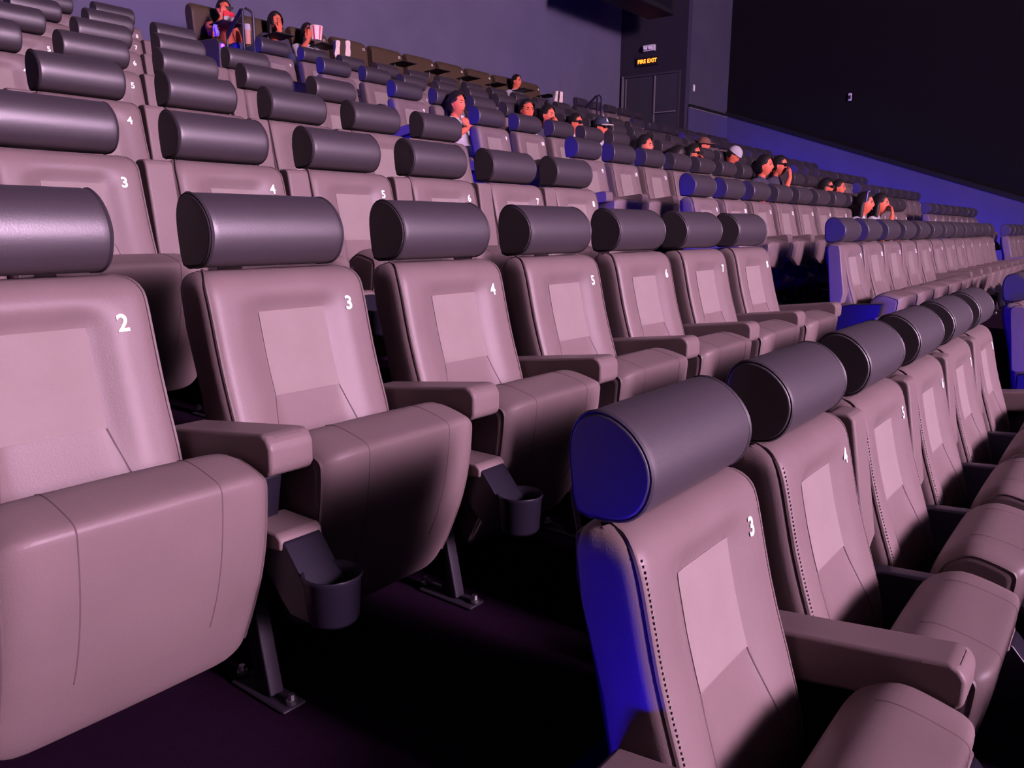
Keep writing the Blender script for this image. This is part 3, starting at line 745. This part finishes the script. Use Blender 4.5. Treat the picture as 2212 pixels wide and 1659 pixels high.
def sneaker(loc, rot, lab):
    r = ob('sneaker', None, None, loc, rot, label=lab, cat='shoe', group='sneakers propped on headrests')
    r.scale = (.85, .72, .85)
    out = [(-.035,-.13),(-.042,-.09),(-.034,-.02),(-.040,.05),(-.045,.10),(-.028,.145),(.010,.150),(.038,.12),(.042,.06),(.034,-.02),(.038,-.09),(.030,-.13),(0,-.14)]
    mb = MB(); mb.loft([[(x, y, z) for x, y in out] for z in (0, .028)]); ob('sole', mb.mesh('sole', M['cream'], .006, 2), r)
    mb = MB(); mb.loft([[(x*k, y*k2+sh, z) for x, y in out] for z, k, k2, sh in ((.026,.94,.95,0),(.05,.93,.92,-.005),(.075,.75,.62,-.04),(.10,.62,.42,-.075))]); up = ob('upper', mb.mesh('upper', M['shirt_white'], .004, 1), r)
    for k in range(5):
        mb = MB(); y = -.10+.05*k; mb.box((-.030, y, -.004), (.030, y+.022, .002)); ob('tread', mb.mesh('tread', M['cream'], .002, 1), r)
H7 = RZ[7]+ZN+.276
sneaker((7.72, 6.84, H7+.115), (R_(-82), R_(0), R_(-28)), 'cream sneaker, sole outward, propped near the popcorn eater')
sneaker((7.55, 6.84, H7+.085), (R_(-76), R_(0), R_(-10)), 'cream sneaker propped low beside another, near the popcorn eater')
sneaker((12.58, 6.83, H7+.10), (R_(-84), 0, R_(-30)), 'white sneaker sole propped on a headrest near the far railing, bigger of two')
sneaker((12.44, 6.83, H7+.095), (R_(-78), 0, R_(-8)), 'white sneaker propped on a headrest just before another sole near the far railing')
def tablet(loc, lab):
    r = empty('tablet_case', loc, R_(20), label=lab, cat='case')
    mb = MB(); mb.box((-.13, -.08, 0), (.13, .08, .022)); ob('case_shell', mb.mesh('case_shell', M['black'], .006, 2), r)
    mb = MB(); mb.box((-.09, -.05, .022), (.07, .05, .027)); ob('case_face', mb.mesh('case_face', M['offwhite'], .002, 1), r)
tablet((12.46, VY-.43, RZ[8]+.850), 'black case with pale print lying on a tray table by the boy')

# ------------------------------------------------------------------ railings at the top of the aisles
def handrail(loc, lab):
    r = empty('handrail', loc, label=lab, cat='railing')
    H = .98; w_ = .15; pts = [(-w_/2, 0, 0), (-w_/2, 0, H-.05), (-w_/2+.015, 0, H-.015), (-w_/2+.05, 0, H), (w_/2-.05, 0, H-.01), (w_/2-.015, 0, H-.03), (w_/2, 0, H-.06), (w_/2, 0, 0)]
    mb = MB(); mb.tube(pts, .017, 8); ob('hoop', mb.mesh('hoop', M['metal']), r)
    mb = MB(); mb.prism([(0, H-.03), (.03, H), (.36, H-.24), (.36, H-.31), (.33, H-.31)], -w_/2-.008, -w_/2+.008); ob('sloping_bar', mb.mesh('sloping_bar', M['metal'], .003, 1), r)
    mb = MB(); mb.tube([(-w_/2, .345, .0), (-w_/2, .345, H-.26)], .014, 8); ob('rear_post', mb.mesh('rear_post', M['metal']), r)
handrail((6.495, 7.22, RZ[8]), 'dark tubular handrail hoop in front of the first recliner')
handrail((14.46, 7.22, RZ[8]), 'dark tubular handrail hoop at the top of the farther aisle')

# ------------------------------------------------------------------ fittings on the walls
def fittings():
    r = empty('exit_sign', (X_DOOR, 8.415, 4.155+ZN), label='lit red fire exit sign above the grey double door', cat='sign')
    mb = MB(); mb.box((-.06, -.30, -.10), (0, .30, .10)); ob('sign_box', mb.mesh('sign_box', M['black'], .006, 1), r)
    cu = bpy.data.curves.new('n', 'FONT'); cu.body = 'FIRE EXIT'; cu.size = .125; cu.align_x = 'CENTER'; cu.align_y = 'CENTER'; cu.extrude = .002; cu.offset = .003
    o = bpy.data.objects.new('n', cu); COL.objects.link(o); dg = bpy.context.evaluated_depsgraph_get()
    me = bpy.data.meshes.new_from_object(o.evaluated_get(dg)); bpy.data.objects.remove(o); me.materials.clear(); me.materials.append(M['exit'])
    t = ob('lettering', me, r); t.matrix_local = Matrix(((0,0,-1,-.063),(-1,0,0,0),(0,1,0,0),(0,0,0,1)))
    e = empty('emergency_light', (X_DOOR, 8.375, 4.45+ZN), label='white emergency lamp box above the lit exit sign', cat='light')
    mb = MB(); mb.box((-.09, -.155, -.07), (0, .155, .07)); ob('lamp_box', mb.mesh('lamp_box', M['offwhite'], .01, 2), e)
    for y in (-.06, .07):
        mb = MB(); mb.lathe([(0, .0), (.035, .0), (.045, .05), (.04, .055), (0, .045)], n=14); h = ob('lamp_head', mb.mesh('lamp_head', M['white']), e, (-.09, y, -.01), (0, R_(-80), 0))
    s = empty('light_switch', (18.76, Y_PIL, 3.467+ZN), label='small pale switch on the narrow grey wall by the door', cat='switch')
    mb = MB(); mb.box((-.05, -.012, -.075), (.05, 0, .075)); ob('switch_plate', mb.mesh('switch_plate', M['offwhite'], .004, 1), s)
    mb = MB(); mb.box((-.02, -.02, -.035), (.02, -.012, .035)); ob('rocker', mb.mesh('rocker', M['white'], .003, 1), s)
    d = empty('wall_detector', (X_WALL, 4.234, 3.222+ZN), label='small pale device on the black side wall', cat='detector')
    mb = MB(); mb.box((-.07, -.035, -.085), (0, .035, .085)); ob('detector_case', mb.mesh('detector_case', M['offwhite'], .012, 2), d)
    mb = MB(); mb.box((-.075, -.03, -.05), (-.07, .03, .03)); ob('detector_lens', mb.mesh('detector_lens', M['black'], .001, 1), d)
    p = empty('loudspeaker', (16.2, 7.6, 4.85+ZN), label='black ceiling-hung box above the back corner of the hall', cat='speaker')
    mb = MB(); mb.box((-1.5, -.35, 0), (1.4, .35, .7)); ob('cabinet', mb.mesh('cabinet', M['black'], .04, 2), p)
    mb = MB(); mb.box((-.9, -.36, .12), (-.35, -.348, .17)); ob('label_plate', mb.mesh('label_plate', M['frame'], .002, 1), p)
    mb = MB(); mb.box((.35, -.36, .10), (1.2, -.348, .5)); ob('grille', mb.mesh('grille', M['plastic'], .002, 1), p)
    for x in (-1.1, 1.0):
        mb = MB(); mb.tube([(x, 0, .69), (x, 0, Z_TOP-4.85-ZN)], .025, 8); ob('hanger_rod', mb.mesh('hanger_rod', M['black']), p)
    mb = MB(); mb.lathe([(0, 0), (.022, 0), (.022, .006), (0, .006)], n=14)
    b = ob('button_light', mb.mesh('button_light', M['led']), None, (VIPX[0]-.325, VY-.522, RZ[8]+.56), (R_(90), 0, 0), label='small round blue light on the first recliner armrest', cat='light')
fittings()
